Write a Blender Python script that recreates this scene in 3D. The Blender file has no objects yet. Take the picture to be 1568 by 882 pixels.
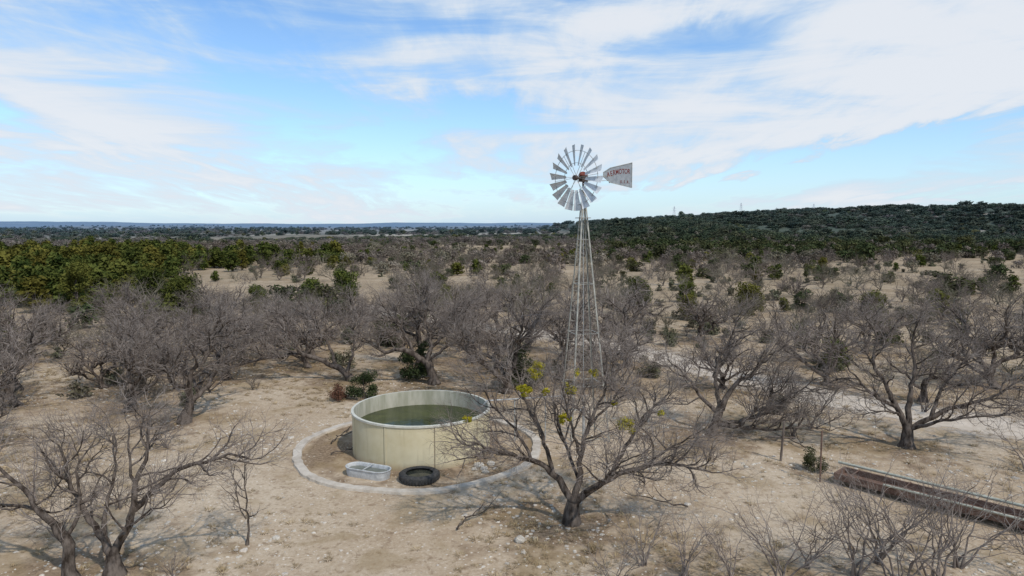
import bpy, bmesh, math, random
import numpy as np
from mathutils import Vector, Matrix

scene = bpy.context.scene
scene.view_settings.view_transform = 'Standard'
scene.view_settings.look = 'None'
scene.view_settings.exposure = 0
COL = scene.collection
rad = math.radians
SUN_AZ = rad(142)     # angle from +Y towards +X
SUN_EL = rad(50)

# ------------------------------------------------------------------ helpers
def link(o, parent=None):
    COL.objects.link(o)
    if parent is not None:
        o.parent = parent
    return o

def mesh_np(name, V, Q=None, T=None, mats=(), qm=None, tm=None, smooth=True):
    me = bpy.data.meshes.new(name)
    V = np.asarray(V, dtype=np.float32).reshape(-1, 3)
    Q = np.zeros((0, 4), int) if Q is None else np.asarray(Q, int).reshape(-1, 4)
    T = np.zeros((0, 3), int) if T is None else np.asarray(T, int).reshape(-1, 3)
    nl = Q.size + T.size
    me.vertices.add(len(V)); me.vertices.foreach_set('co', V.ravel())
    me.loops.add(nl)
    me.loops.foreach_set('vertex_index', np.concatenate([Q.ravel(), T.ravel()]).astype(np.int32))
    npoly = len(Q) + len(T)
    me.polygons.add(npoly)
    st = np.concatenate([np.arange(len(Q)) * 4, Q.size + np.arange(len(T)) * 3]).astype(np.int32)
    me.polygons.foreach_set('loop_start', st)
    mi = np.zeros(npoly, np.int32)
    if qm is not None: mi[:len(Q)] = qm
    if tm is not None: mi[len(Q):] = tm
    me.polygons.foreach_set('material_index', mi)
    me.polygons.foreach_set('use_smooth', np.full(npoly, smooth, dtype=bool))
    for m in mats: me.materials.append(m)
    me.update(calc_edges=True); me.validate()
    return me

class Tubes:
    def __init__(s): s.d = {}
    def add(s, pts, radii, sides=3, mat=0):
        s.d.setdefault((len(pts), sides, mat), []).append((pts, radii))
    def arrays(s):
        Vs, Qs, Ms, off = [], [], [], 0
        for (k, n, mat), lst in s.d.items():
            P = np.array([[tuple(p) for p in c[0]] for c in lst], float)
            R = np.array([c[1] for c in lst], float)
            N = len(lst)
            T = np.gradient(P, axis=1)
            T /= np.linalg.norm(T, axis=2, keepdims=True) + 1e-9
            D = P[:, -1] - P[:, 0]
            ref = np.zeros((N, 3)); ref[np.arange(N), np.argmin(np.abs(D), axis=1)] = 1
            U = np.cross(T, ref[:, None, :]); U /= np.linalg.norm(U, axis=2, keepdims=True) + 1e-9
            W = np.cross(T, U)
            a = np.arange(n) / n * 2 * np.pi
            ring = P[:, :, None, :] + R[:, :, None, None] * (np.cos(a)[None, None, :, None] * U[:, :, None, :] + np.sin(a)[None, None, :, None] * W[:, :, None, :])
            Vs.append(ring.reshape(-1, 3))
            base = off + (np.arange(N) * k * n)[:, None, None] + (np.arange(k - 1) * n)[None, :, None]
            i = np.arange(n)[None, None, :]; j = (np.arange(n) + 1)[None, None, :] % n
            q = np.stack([base + i, base + j, base + n + j, base + n + i], axis=-1).reshape(-1, 4)
            Qs.append(q); Ms.append(np.full(len(q), mat)); off += N * k * n
        return np.concatenate(Vs), np.concatenate(Qs), np.concatenate(Ms)

class MB:
    def __init__(s): s.v = []; s.f = []; s.m = []; s.M = Matrix.Identity(4)
    def face(s, pts, mat=0):
        b = len(s.v); s.v += [tuple(s.M @ Vector(p)) for p in pts]; s.f.append(tuple(range(b, b + len(pts)))); s.m.append(mat)
    def box(s, c, size, mat=0, rot=None):
        R = rot if rot is not None else Matrix.Identity(3)
        b = len(s.v); c = Vector(c)
        for z in (-.5, .5):
            for y in (-.5, .5):
                for x in (-.5, .5):
                    s.v.append(tuple(s.M @ (c + R @ Vector((x * size[0], y * size[1], z * size[2])))))
        for q in ((0, 2, 3, 1), (4, 5, 7, 6), (0, 1, 5, 4), (2, 6, 7, 3), (0, 4, 6, 2), (1, 3, 7, 5)):
            s.f.append(tuple(b + i for i in q)); s.m.append(mat)
    def bar(s, a, b_, w, h=None, mat=0, n=4, r2=None):
        a = Vector(a); b_ = Vector(b_); d = (b_ - a).normalized()
        ref = Vector((0, 0, 1)) if abs(d.z) < .9 else Vector((1, 0, 0))
        u = d.cross(ref).normalized(); v = d.cross(u).normalized()
        h = w if h is None else h
        b = len(s.v); ph = math.pi / 4 if n == 4 else 0
        k = 2 ** .5 if n == 4 else 1
        for (p, sc) in ((a, 1), (b_, 1 if r2 is None else r2 / w)):
            for i in range(n):
                t = ph + 2 * math.pi * i / n
                s.v.append(tuple(s.M @ (p + (u * math.cos(t) * w * .5 * k + v * math.sin(t) * h * .5 * k) * sc)))
        for i in range(n):
            j = (i + 1) % n
            s.f.append((b + i, b + j, b + n + j, b + n + i)); s.m.append(mat)
        s.f.append(tuple(b + i for i in range(n))[::-1]); s.m.append(mat)
        s.f.append(tuple(b + n + i for i in range(n))); s.m.append(mat)
    def lathe(s, prof, n=48, mat=0, sx=1, sy=1, mats=None, c=(0, 0, 0)):
        b = len(s.v)
        for (r, z) in prof:
            for i in range(n):
                t = 2 * math.pi * i / n
                s.v.append(tuple(s.M @ Vector((c[0] + r * sx * math.cos(t), c[1] + r * sy * math.sin(t), c[2] + z))))
        for k in range(len(prof) - 1):
            for i in range(n):
                j = (i + 1) % n
                s.f.append((b + k * n + i, b + k * n + j, b + (k + 1) * n + j, b + (k + 1) * n + i))
                s.m.append(mat if mats is None else mats[k])
    def obj(s, name, mats, parent=None, smooth=False, bevel=0):
        me = bpy.data.meshes.new(name); me.from_pydata(s.v, [], s.f)
        for m in mats: me.materials.append(m)
        for p, m in zip(me.polygons, s.m): p.material_index = m; p.use_smooth = smooth
        me.update()
        o = bpy.data.objects.new(name, me); link(o, parent)
        if bevel:
            bv = o.modifiers.new('b', 'BEVEL'); bv.width = bevel; bv.segments = 2; bv.limit_method = 'ANGLE'
        if smooth:
            es = o.modifiers.new('e', 'EDGE_SPLIT'); es.split_angle = rad(40)
        return o

# ------------------------------------------------------------------ node helpers
class NT:
    def __init__(s, tree): s.t = tree; s.n = tree.nodes; s.l = tree.links
    def node(s, typ, **kw):
        n = s.n.new(typ)
        for k, v in kw.items(): setattr(n, k, v)
        return n
    def set(s, sock, v):
        if isinstance(v, bpy.types.NodeSocket): s.l.new(v, sock)
        elif isinstance(v, (tuple, list)) and len(v) == 3 and sock.type == 'RGBA': sock.default_value = (*v, 1)
        else: sock.default_value = v
    def math(s, op, a, b=0.0, c=0.0, clamp=False):
        n = s.node('ShaderNodeMath', operation=op); n.use_clamp = clamp
        s.set(n.inputs[0], a); s.set(n.inputs[1], b); s.set(n.inputs[2], c); return n.outputs[0]
    def mix(s, f, a, b, blend='MIX'):
        n = s.node('ShaderNodeMix', data_type='RGBA', blend_type=blend); s.set(n.inputs[0], f); s.set(n.inputs[6], a); s.set(n.inputs[7], b); return n.outputs[2]
    def noise(s, vec, scale, detail=4, rough=.55, dist=0):
        n = s.node('ShaderNodeTexNoise'); s.l.new(vec, n.inputs['Vector'])
        n.inputs['Scale'].default_value = scale; n.inputs['Detail'].default_value = detail
        n.inputs['Roughness'].default_value = rough; n.inputs['Distortion'].default_value = dist
        return n.outputs[0]
    def ramp(s, f, a, b):
        n = s.node('ShaderNodeMapRange', interpolation_type='SMOOTHSTEP'); s.set(n.inputs[0], f)
        n.inputs[1].default_value = a; n.inputs[2].default_value = b; return n.outputs[0]
    def scale(s, vec, v):
        n = s.node('ShaderNodeMapping'); s.l.new(vec, n.inputs[0]); n.inputs['Scale'].default_value = v; return n.outputs[0]

def newmat(name):
    m = bpy.data.materials.new(name); m.use_nodes = True
    t = NT(m.node_tree); b = m.node_tree.nodes['Principled BSDF']
    b.inputs['Specular IOR Level'].default_value = .25
    return m, t, b

def diffmat(name):   # cheap pure-diffuse material for vegetation masses
    m = bpy.data.materials.new(name); m.use_nodes = True
    t = NT(m.node_tree); t.n.clear()
    o = t.node('ShaderNodeOutputMaterial'); b = t.node('ShaderNodeBsdfDiffuse'); t.l.new(b.outputs[0], o.inputs[0])
    return m, t, b

def haze(t, col, a=250, b=3600, mx=.85, hc=(.14, .225, .335)):  # aerial haze painted into the base colour, bluer with distance from the origin
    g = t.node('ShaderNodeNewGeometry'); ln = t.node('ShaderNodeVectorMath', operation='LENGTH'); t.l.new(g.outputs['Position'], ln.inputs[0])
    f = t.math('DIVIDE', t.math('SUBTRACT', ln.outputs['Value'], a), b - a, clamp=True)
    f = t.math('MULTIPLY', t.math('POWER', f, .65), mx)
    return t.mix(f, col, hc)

def simple(name, c1, c2, scale=8, rough=.8, metal=0, bump=0, stretch=(1, 1, 1), rnd=0, cheap=False, det=4):
    m, t, b = diffmat(name) if cheap else newmat(name)
    tc = t.node('ShaderNodeTexCoord')
    v = t.scale(tc.outputs['Object'], stretch)
    f = t.ramp(t.noise(v, scale, det, .65), .3, .7)
    col = t.mix(f, c1, c2)
    if rnd:
        oi = t.node('ShaderNodeObjectInfo'); h = t.node('ShaderNodeHueSaturation')
        t.l.new(col, h.inputs['Color']); t.l.new(t.math('MULTIPLY_ADD', oi.outputs['Random'], rnd, 1 - rnd / 2), h.inputs['Value']); col = h.outputs[0]
    t.l.new(col, b.inputs[0])
    if not cheap:
        b.inputs['Roughness'].default_value = rough; b.inputs['Metallic'].default_value = metal
    if bump:
        bp = t.node('ShaderNodeBump'); bp.inputs['Strength'].default_value = bump; bp.inputs['Distance'].default_value = .02
        t.l.new(t.noise(v, scale * 2, 5, .7), bp.inputs['Height']); t.l.new(bp.outputs[0], b.inputs['Normal'])
    return m

BARK = simple('bark', (.032, .024, .019), (.17, .14, .118), 6, .95, stretch=(1, 1, .4), cheap=True, bump=.8)
TWIG = simple('twig', (.125, .10, .087), (.31, .265, .23), 2.5, .9, rnd=.4, cheap=True, det=2)

def far_mat(name, c1, c2, c3, sc=.6, rnd=.5):
    m, t, b = diffmat(name)
    tc = t.node('ShaderNodeTexCoord'); oi = t.node('ShaderNodeObjectInfo')
    f = t.ramp(t.noise(tc.outputs['Object'], sc, 2, .6), .35, .65)
    col = t.mix(f, c1, c2)
    col = t.mix(t.ramp(oi.outputs['Random'], .3, 1), col, t.mix(.6, col, c3))
    h = t.node('ShaderNodeHueSaturation'); t.l.new(col, h.inputs['Color'])
    wn = t.node('ShaderNodeTexWhiteNoise', noise_dimensions='1D'); t.l.new(oi.outputs['Random'], wn.inputs['W'])
    t.l.new(t.math('MULTIPLY_ADD', wn.outputs[0], rnd, 1 - rnd / 2), h.inputs['Value'])
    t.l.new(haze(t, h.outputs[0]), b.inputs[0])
    return m
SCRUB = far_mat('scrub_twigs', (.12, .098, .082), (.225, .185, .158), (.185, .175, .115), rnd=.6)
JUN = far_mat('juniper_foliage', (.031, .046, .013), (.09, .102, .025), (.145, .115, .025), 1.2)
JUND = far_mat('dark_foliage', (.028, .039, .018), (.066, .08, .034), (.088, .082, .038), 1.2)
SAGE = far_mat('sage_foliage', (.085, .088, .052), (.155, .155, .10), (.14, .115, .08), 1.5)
MIST = simple('mistletoe_leaf', (.2, .185, .02), (.46, .38, .03), 6, .7, cheap=True)

# ------------------------------------------------------------------ terrain
def ss(x, a, b):
    t = np.clip((x - a) / (b - a), 0, 1); return t * t * (3 - 2 * t)

def hz(x, y):
    x = np.asarray(x, float); y = np.asarray(y, float)
    und = (np.sin(x * .021 + 1.3) * np.cos(y * .017 + .4) + .5 * np.sin(x * .053 + y * .031)) * .7 * ss(np.hypot(x, y), 70, 220)
    prof = np.interp(x, [35, 62, 100, 128, 146, 200, 245, 290, 340, 620, 1500], [0, 9.0, 10.2, 10.4, 14.2, 16.2, 18.2, 16.8, 16.4, 17.5, 0])
    wob = 30 * np.sin(x * .025) + 14 * np.sin(x * .07 + 1)
    hill = prof * ss(y + wob, 270, 440) * (1 - ss(y, 800, 1500))
    hill = hill * (1 + .05 * np.sin(x * .11) * np.sin(y * .06))
    az = np.arctan2(x, np.maximum(y, 1))
    r = np.hypot(x, y)
    rid = (24 + 7 * np.sin(az * 9 + 2.2) + 3 * np.sin(az * 31) + 1.5 * np.sin(az * 70 + 1)) + 11 * ss(-az, .3, .5)
    far = rid * ss(r, 4500, 6200)
    mid = np.maximum(0, 7.5 * np.sin(az * 13 + .5 + r * .0004) + 2 * np.sin(az * 41)) * ss(r, 1900, 2700) * (1 - ss(r, 3000, 4200))
    return und + hill + far + mid
def hz1(x, y): return float(hz(x, y))

TREES = []

# ------------------------------------------------------------------ tree generator
def rvec(R):
    return Vector((R.gauss(0, 1), R.gauss(0, 1), R.gauss(0, 1))).normalized()

def smooth_path(pts, step, R, jit):
    pts = [Vector(p) for p in pts]
    P = [pts[0] * 2 - pts[1]] + pts + [pts[-1] * 2 - pts[-2]]
    out = []
    for i in range(1, len(P) - 2):
        n = max(1, int((P[i + 1] - P[i]).length / step))
        for k in range(n):
            t = k / n
            a, b, c, d = P[i - 1], P[i], P[i + 1], P[i + 2]
            out.append(.5 * ((2 * b) + (c - a) * t + (2 * a - 5 * b + 4 * c - d) * t * t + (3 * b - a - 3 * c + d) * t ** 3))
    out.append(P[-2])
    for i in range(1, len(out)): out[i] = out[i] + rvec(R) * jit
    return out

def walk(R, p, d, L, k, wob, up):
    pts = [p]; d = d.normalized()
    for i in range(k - 1):
        d = (d + rvec(R) * wob + Vector((0, 0, up))).normalized()
        p = p + d * (L / (k - 1)); pts.append(p)
    return pts

def side_dir(R, tan, out, ang):
    a = rvec(R); perp = (a - tan * a.dot(tan)).normalized()
    d = tan * math.cos(ang) + perp * math.sin(ang) + out * .25
    return d.normalized()

LV = [dict(L=1.15, k=6, w=.38, up=.10, r=.028), dict(L=.74, k=5, w=.42, up=.06, r=.0125), dict(L=.46, k=3, w=.4, up=.03, r=.007), dict(L=.28, k=3, w=.3, up=.0, r=.0052)]
def sprout(T, R, pts, r0, r1, lvl, n, thick, t0=.3, scale=1.0):
    if lvl >= len(n): return
    c = LV[lvl]; m = len(pts); cnt = max(1, int(n[lvl]))
    for j in range(cnt + 1):
        t = 1.0 if j == cnt else t0 + (1 - t0) * (j + R.random()) / cnt
        f = t * (m - 1); i = min(int(f), m - 2); fr = f - i
        p = pts[i].lerp(pts[i + 1], fr); tan = (pts[i + 1] - pts[i]).normalized()
        out = Vector((p.x, p.y, 0)); out = out.normalized() if out.length > .1 else Vector((0, 0, 1))
        ang = rad(R.uniform(5, 25)) if j == cnt else rad(R.uniform(32, 80))
        d = side_dir(R, tan, out, ang)
        if p.z < 1.4 and d.z < 0: d.z = abs(d.z)
        L = c['L'] * R.uniform(.5, 1.3) * scale * (1.15 - .35 * t)
        q = walk(R, p, d, L, c['k'], c['w'], c['up'] + (.12 if d.z < -.2 else 0))
        for a in q:
            if a.z < .15: a.z = .15 + R.random() * .1
        pr = r0 + (r1 - r0) * t
        ra = min(c['r'] * thick, pr * .75); rb = ra * .45
        k = len(q)
        T.add(q, [ra + (rb - ra) * a / (k - 1) for a in range(k)], 5 if lvl == 0 else (4 if lvl == 1 else 3), 0 if lvl == 0 else 1)
        sprout(T, R, q, ra, rb, lvl + 1, n, thick, .2, scale)

def tree_mesh(name, seed, limbs, n, thick=1.0, t0=.35, scale=1.0, jit=.04, per_m=None, mats=None):
    R = random.Random(seed); T = Tubes()
    for (pts, ra, rb, *opt) in limbs:
        tt = opt[0] if opt else t0
        q = smooth_path(pts, .2, R, jit)
        k = len(q)
        rr = [(ra + (rb - ra) * (a / (k - 1)) ** .8) * (1 + R.uniform(-.08, .08)) for a in range(k)]
        if pts[0][2] <= .01: rr[0] *= 1.5
        if pts[0][2] <= .01 and k > 2: rr[1] *= 1.15
        T.add(q, rr, 8, 0)
        if tt < 1:
            L = sum((q[i + 1] - q[i]).length for i in range(k - 1))
            nn = list(n)
            if per_m: nn[0] = max(2, int(L * per_m))
            sprout(T, R, q, ra, rb, 0, nn, thick, tt, scale)
    V, Q, M = T.arrays()
    return mesh_np(name, V, Q, mats=mats or (BARK, TWIG), qm=M)

def generic_limbs(seed, H=5, spread=3, stems=4, trunk=.7, lean=(0, 0), r=.13, kink=.3):
    R = random.Random(seed); limbs = []
    top = Vector((lean[0] * trunk, lean[1] * trunk, trunk))
    limbs.append(([(0, 0, 0), tuple(top * .5 + rvec(R) * .05), tuple(top)], r * 1.35, r, 1))
    a0 = R.random() * 6.28
    for i in range(stems):
        a = a0 + i * 6.28 / stems + R.uniform(-.5, .5)
        s = spread * R.uniform(.55, 1.1); h = H * R.uniform(.5, .92)
        if R.random() < .3: s *= .45; h = H * .95
        dx, dy = math.cos(a) + lean[0], math.sin(a) + lean[1]
        p = [tuple(top)]
        for (fs, fh) in ((.25, .28), (.52, .52), (.8, .75), (1.0, 1.0)):
            p.append((top.x + dx * s * fs + R.uniform(-kink, kink), top.y + dy * s * fs + R.uniform(-kink, kink), trunk + (h - trunk) * fh + R.uniform(-.3, .25)))
        limbs.append((p, r * R.uniform(.6, .8), r * .18))
        if R.random() < .8:
            b = Vector(p[2]); da = a + R.choice((-1, 1)) * R.uniform(.5, 1)
            e = b + Vector((math.cos(da) * s * .5, math.sin(da) * s * .5, (h - b.z) * R.uniform(.5, 1.0)))
            mid = (b + e) / 2 + rvec(R) * .25
            limbs.append(([tuple(b), tuple(mid), tuple(e)], r * .42, r * .15))
    return limbs

def shrub_limbs(seed, H=2.2, spread=1.2, stems=7, r=.03):
    R = random.Random(seed); L = []
    for i in range(stems):
        a = R.random() * 6.28; s = spread * R.uniform(.3, 1); h = H * R.uniform(.6, 1)
        L.append(([(R.uniform(-.1, .1), R.uniform(-.1, .1), 0), (math.cos(a) * s * .3, math.sin(a) * s * .3, h * .35), (math.cos(a) * s * .7, math.sin(a) * s * .7, h * .7), (math.cos(a) * s, math.sin(a) * s, h)], r, r * .3))
    return L

def place(name, me, x, y, rz=0, s=1.0, litter=1):
    o = bpy.data.objects.new(name, me); o.location = (x, y, hz1(x, y)); o.rotation_euler = (0, 0, rz)
    o.scale = (s, s, s) if not isinstance(s, tuple) else s
    link(o)
    if litter: TREES.append((x, y, litter))
    return o

def foliage_arrays(seed, blobs, n, size):
    g = np.random.default_rng(seed)
    B = np.array(blobs, float); w = B[:, 3] ** 2; w /= w.sum()
    idx = g.choice(len(B), n, p=w)
    d = g.normal(size=(n, 3)); d /= np.linalg.norm(d, axis=1, keepdims=True)
    rr = g.random(n) ** .45
    C = B[idx, :3] + d * (B[idx, 3] * rr)[:, None] * np.array([1, 1, .85])
    nrm = d + g.normal(size=(n, 3)) * .55; nrm[:, 2] += .25; nrm /= np.linalg.norm(nrm, axis=1, keepdims=True)
    u = np.cross(nrm, g.normal(size=(n, 3))); u /= np.linalg.norm(u, axis=1, keepdims=True); v = np.cross(nrm, u)
    s = size * g.uniform(.5, 1.3, n)[:, None]
    V = np.stack([C - u * s, C + v * s * .5, C + u * s, C - v * s * .5], 1).reshape(-1, 3)
    Q = np.arange(4 * n).reshape(-1, 4)
    return V, Q

def bush_mesh(name, seed, H, W, nb, n, size, mat, cone=.4):
    R = random.Random(seed); blobs = []
    for i in range(nb):
        z = R.uniform(.12, .92); a = R.random() * 6.28
        wr = W * .5 * (1 - cone * z) * R.random() ** .6 * (.75 if z > .2 else .7)
        blobs.append((math.cos(a) * wr, math.sin(a) * wr, z * H, W * R.uniform(.12, .24)))
    V, Q = foliage_arrays(seed, blobs, n, size)
    V[:, 2] = np.maximum(V[:, 2], .03)
    T = Tubes()
    T.add([Vector((0, 0, 0)), Vector((.05, 0, H * .4)), Vector((0, .05, H * .8))], [H * .03, H * .022, H * .008], 6, 1)
    for i in range(10):
        b = blobs[R.randrange(nb)]
        T.add([Vector((0, 0, H * R.uniform(.05, .4))), Vector((b[0] * .5, b[1] * .5, b[2] * .7)), Vector(b[:3])], [H * .012, H * .008, H * .003], 4, 1)
    V2, Q2, M2 = T.arrays()
    return mesh_np(name, np.concatenate([V, V2]), np.concatenate([Q, Q2 + len(V)]), mats=(mat, BARK), qm=np.concatenate([np.zeros(len(Q), int), M2]), smooth=False)

# ================================================================== HERO TREES
N3 = [9, 6, 4, 1]
main = tree_mesh('mesquite_main', 11, [
    ([(0, 0, 0), (.02, .0, .35), (.05, 0, .68)], .2, .17, 1),
    ([(.02, 0, .6), (-.22, .05, 1.0), (-.58, .1, 1.45), (-1.15, -.1, 1.85), (-1.7, -.3, 2.1), (-2.2, -.4, 2.25), (-2.75, -.6, 2.55)], .115, .03, .35),
    ([(-.55, .1, 1.42), (-.68, .35, 2.0), (-1.0, .5, 2.75), (-1.35, .6, 3.5), (-1.6, .7, 4.4)], .075, .018, .2),
    ([(-1.15, -.1, 1.85), (-1.5, .2, 2.5), (-2.1, .4, 3.1), (-2.6, .5, 3.8)], .05, .015, .2),
    ([(.05, 0, .66), (.22, .1, 1.2), (.25, .2, 1.95), (.5, .3, 2.75), (.9, .4, 3.6), (1.0, .5, 4.6)], .1, .018, .35),
    ([(.25, .2, 1.9), (0, -.3, 2.6), (-.15, -.6, 3.3), (-.4, -.8, 4.2)], .06, .015, .2),
    ([(.06, 0, .6), (.45, -.1, 1.0), (1.05, -.2, 1.4), (1.95, -.3, 1.75), (2.8, -.35, 1.85), (3.6, -.4, 1.65)], .12, .025, .35),
    ([(1.05, -.2, 1.4), (1.5, .3, 2.1), (2.2, .7, 2.9), (3.1, 1.0, 3.7)], .075, .015, .2),
    ([(1.9, -.3, 1.75), (2.5, -.7, 2.4), (3.2, -1.0, 2.9)], .05, .014, .2),
    ([(.5, .3, 2.7), (1.2, .8, 3.3), (1.9, 1.2, 4.2)], .045, .013, .2),
    ([(.2, .1, 1.1), (-.1, 1.0, 1.9), (-.4, 1.8, 2.9), (-.3, 2.4, 4.0)], .06, .015, .3),
    ([(.3, -.05, .9), (.7, -1.0, 1.5), (.9, -1.9, 2.3), (1.4, -2.4, 2.8)], .06, .015, .35),
], [8, 6, 4, 2], 1.1, per_m=3.0)
tree_main = place('mesquite_tree', main, 1.68, 18.5, 0, 1, 1.3)

lt = tree_mesh('mesquite_left', 23, [
    ([(0, 0, 0), (-.03, 0, .3), (0, .05, .55)], .2, .16, 1),
    ([(0, 0, .5), (-.35, .1, 1.0), (-.8, .2, 1.7), (-1.1, .2, 2.3), (-1.3, .3, 3.1)], .11, .02, .3),
    ([(0, 0, .5), (.25, .1, 1.0), (.5, .1, 1.6), (.55, .2, 2.2), (.8, .3, 3.0), (.7, .5, 3.7)], .12, .02, .35),
    ([(.5, .1, 1.6), (.95, .2, 2.05), (1.5, .3, 2.5), (2.3, .3, 2.75), (2.9, .3, 2.9), (3.3, .3, 2.75)], .08, .02, .25),
    ([(-.2, .05, .8), (-.25, .3, 1.6), (-.1, .5, 2.5), (-.2, .6, 3.3)], .07, .015, .2),
    ([(.55, .2, 2.0), (.2, .5, 2.7), (0, .9, 3.4)], .05, .015, .2),
    ([(.2, 0, .9), (.7, -.5, 1.4), (1.3, -.8, 1.9), (1.8, -1.0, 2.2)], .05, .015, .3),
], N3, 1.05, per_m=2.3)
place('mesquite_tree', lt, -9.5, 15.6, 0, 1)
lt2 = tree_mesh('mesquite_left_edge', 29, [
    ([(0, 0, 0), (-.05, .05, .8), (-.35, .1, 1.35)], .15, .12, 1),
    ([(-.35, .1, 1.3), (-.8, .1, 1.8), (-1.3, .2, 2.3), (-2.0, .2, 3.0)], .09, .02, .3),
    ([(-.35, .1, 1.3), (-.9, .4, 1.55), (-1.7, .5, 1.6), (-2.4, .6, 1.8)], .07, .02, .3),
    ([(-.1, .05, .9), (.1, .3, 1.7), (.05, .4, 2.5), (.3, .6, 3.1)], .06, .015, .3),
], N3, 1.05, per_m=2.3)
place('mesquite_tree', lt2, -10.4, 15.4, 0, 1)
sap = tree_mesh('sapling', 31, [([(0, 0, 0), (.03, 0, .8), (-.02, 0, 1.6), (.05, 0, 2.5)], .035, .01, .25), ([(.0, 0, .7), (-.25, 0, 1.4), (-.3, .1, 2.0)], .018, .007, .2)], [8, 4, 3], .8, scale=.55)
place('mesquite_sapling', sap, -6.94, 17.2, 0, 1, .4)

mid8 = tree_mesh('mesquite_behind_tank', 41, [
    ([(0, 0, 0), (-.1, 0, .6), (-.35, 0, 1.2)], .26, .21, 1),
    ([(-.35, 0, 1.1), (-1.0, 0, 1.55), (-1.8, -.2, 1.9), (-2.6, -.2, 1.75), (-3.3, -.3, 2.3), (-4.2, -.3, 3.0)], .17, .04, .35),
    ([(-1.0, 0, 1.5), (-1.5, .3, 2.5), (-2.2, .5, 3.4), (-2.8, .6, 4.1)], .12, .02, .25),
    ([(-.35, 0, 1.1), (-.2, .3, 2.2), (-.5, .4, 3.3), (-.3, .5, 4.3), (-.5, .6, 5.0)], .15, .02, .3),
    ([(-.25, .1, 1.8), (.5, .1, 2.6), (1.2, 0, 3.4), (1.8, 0, 4.3)], .11, .02, .25),
    ([(-.3, 0, 1.2), (.5, -.4, 1.9), (1.4, -.7, 2.5), (2.4, -.9, 3.0)], .1, .02, .3),
    ([(-.5, .4, 3.2), (-1.2, .8, 4.0), (-1.5, 1, 4.7)], .06, .02, .2),
], N3, 1.35, per_m=2.5)
place('mesquite_tree', mid8, -4.1, 35.4, 0, 1)
mid7 = tree_mesh('mesquite_long_limb', 43, [
    ([(0, 0, 0), (-.3, 0, .45), (-.8, 0, .8)], .19, .16, 1),
    ([(-.8, 0, .75), (-1.8, 0, 1.2), (-2.7, -.1, 1.5), (-3.6, -.2, 1.35), (-4.5, -.3, 1.25), (-5.6, -.5, 1.0), (-6.5, -.5, .7)], .15, .05, .25),
    ([(-.2, 0, .4), (.1, .2, 1.4), (.2, .3, 2.4), (.6, .4, 3.4)], .1, .02, .3),
    ([(-.8, 0, .8), (-1.2, .3, 1.9), (-1.8, .5, 2.7), (-2.0, .5, 3.7)], .11, .02, .25),
    ([(-2.7, -.1, 1.5), (-3.0, .1, 2.2), (-3.7, .2, 3.0), (-4.0, .3, 3.9)], .08, .02, .2),
    ([(-4.0, -.2, 1.3), (-4.7, 0, 2.0), (-5.3, .1, 2.9)], .06, .02, .2),
], N3, 1.35, per_m=2.5)
place('mesquite_tree', mid7, -8.7, 36.2, 0, 1)
r12 = tree_mesh('mesquite_leaning', 47, [
    ([(0, 0, 0), (.15, 0, .6), (.35, 0, 1.1)], .2, .17, 1),
    ([(.35, 0, 1.0), (.6, 0, 1.6), (.9, 0, 2.1), (1.5, 0, 2.4), (2.0, 0, 3.0), (2.5, .1, 3.6)], .15, .02, .3),
    ([(.35, 0, 1.0), (.2, .3, 2.0), (.4, .5, 3.0), (.9, .6, 4.0), (1.1, .6, 4.6)], .11, .02, .3),
    ([(.25, 0, .8), (-.5, .1, 1.6), (-1.1, .2, 2.4), (-1.8, .2, 3.0)], .1, .02, .3),
    ([(.1, 0, .45), (1.0, -.2, .6), (2.0, -.4, 1.0), (3.0, -.5, 1.7), (3.8, -.6, 2.4)], .1, .02, .2),
    ([(.1, 0, .4), (.9, -.6, .5), (2.0, -1.1, .5), (3.1, -1.4, .75), (4.0, -1.5, .6)], .09, .02, .2),
    ([(2.0, -.4, 1.0), (2.3, -.1, 1.9), (2.5, 0, 2.7)], .06, .02, .2),
    ([(.9, -.6, .5), (1.5, -.9, 1.3), (2.4, -1.0, 2.1)], .05, .02, .2),
], N3, 1.25, per_m=3.2)
place('mesquite_tree', r12, 8.0, 26.7, 0, 1, 1.3)
r14 = tree_mesh('mesquite_right', 53, [
    ([(0, 0, 0), (.0, 0, .5), (-.05, 0, .9)], .22, .19, 1),
    ([(-.05, 0, .8), (-.4, .1, 1.5), (-.9, .1, 2.4), (-1.3, .2, 3.2), (-1.2, .3, 4.2), (-1.6, .3, 4.8)], .13, .02, .35),
    ([(-.4, .1, 1.5), (-1.2, 0, 1.9), (-2.0, -.1, 2.6), (-2.6, -.1, 3.3)], .08, .02, .25),
    ([(0, 0, .85), (.1, .2, 1.9), (.3, .3, 3.0), (.2, .4, 4.0), (.4, .4, 4.9)], .13, .02, .35),
    ([(0, 0, .7), (.8, -.1, 1.2), (1.6, -.2, 1.6), (2.6, -.3, 1.9), (3.7, -.3, 2.4), (4.5, -.3, 2.2)], .12, .02, .3),
    ([(.8, -.1, 1.2), (1.3, .2, 2.2), (2.1, .3, 3.2), (2.5, .4, 4.1)], .08, .02, .2),
    ([(0, 0, .7), (.6, -.8, 1.2), (1.3, -1.5, 1.6), (2.2, -1.9, 1.8)], .08, .02, .3),
    ([(-.2, .1, 1.2), (-.9, -.4, 1.5), (-1.8, -.7, 1.6)], .06, .02, .3),
], N3, 1.25, per_m=2.6)
place('mesquite_tree', r14, 14.9, 25.1, 0, 1)

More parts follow.
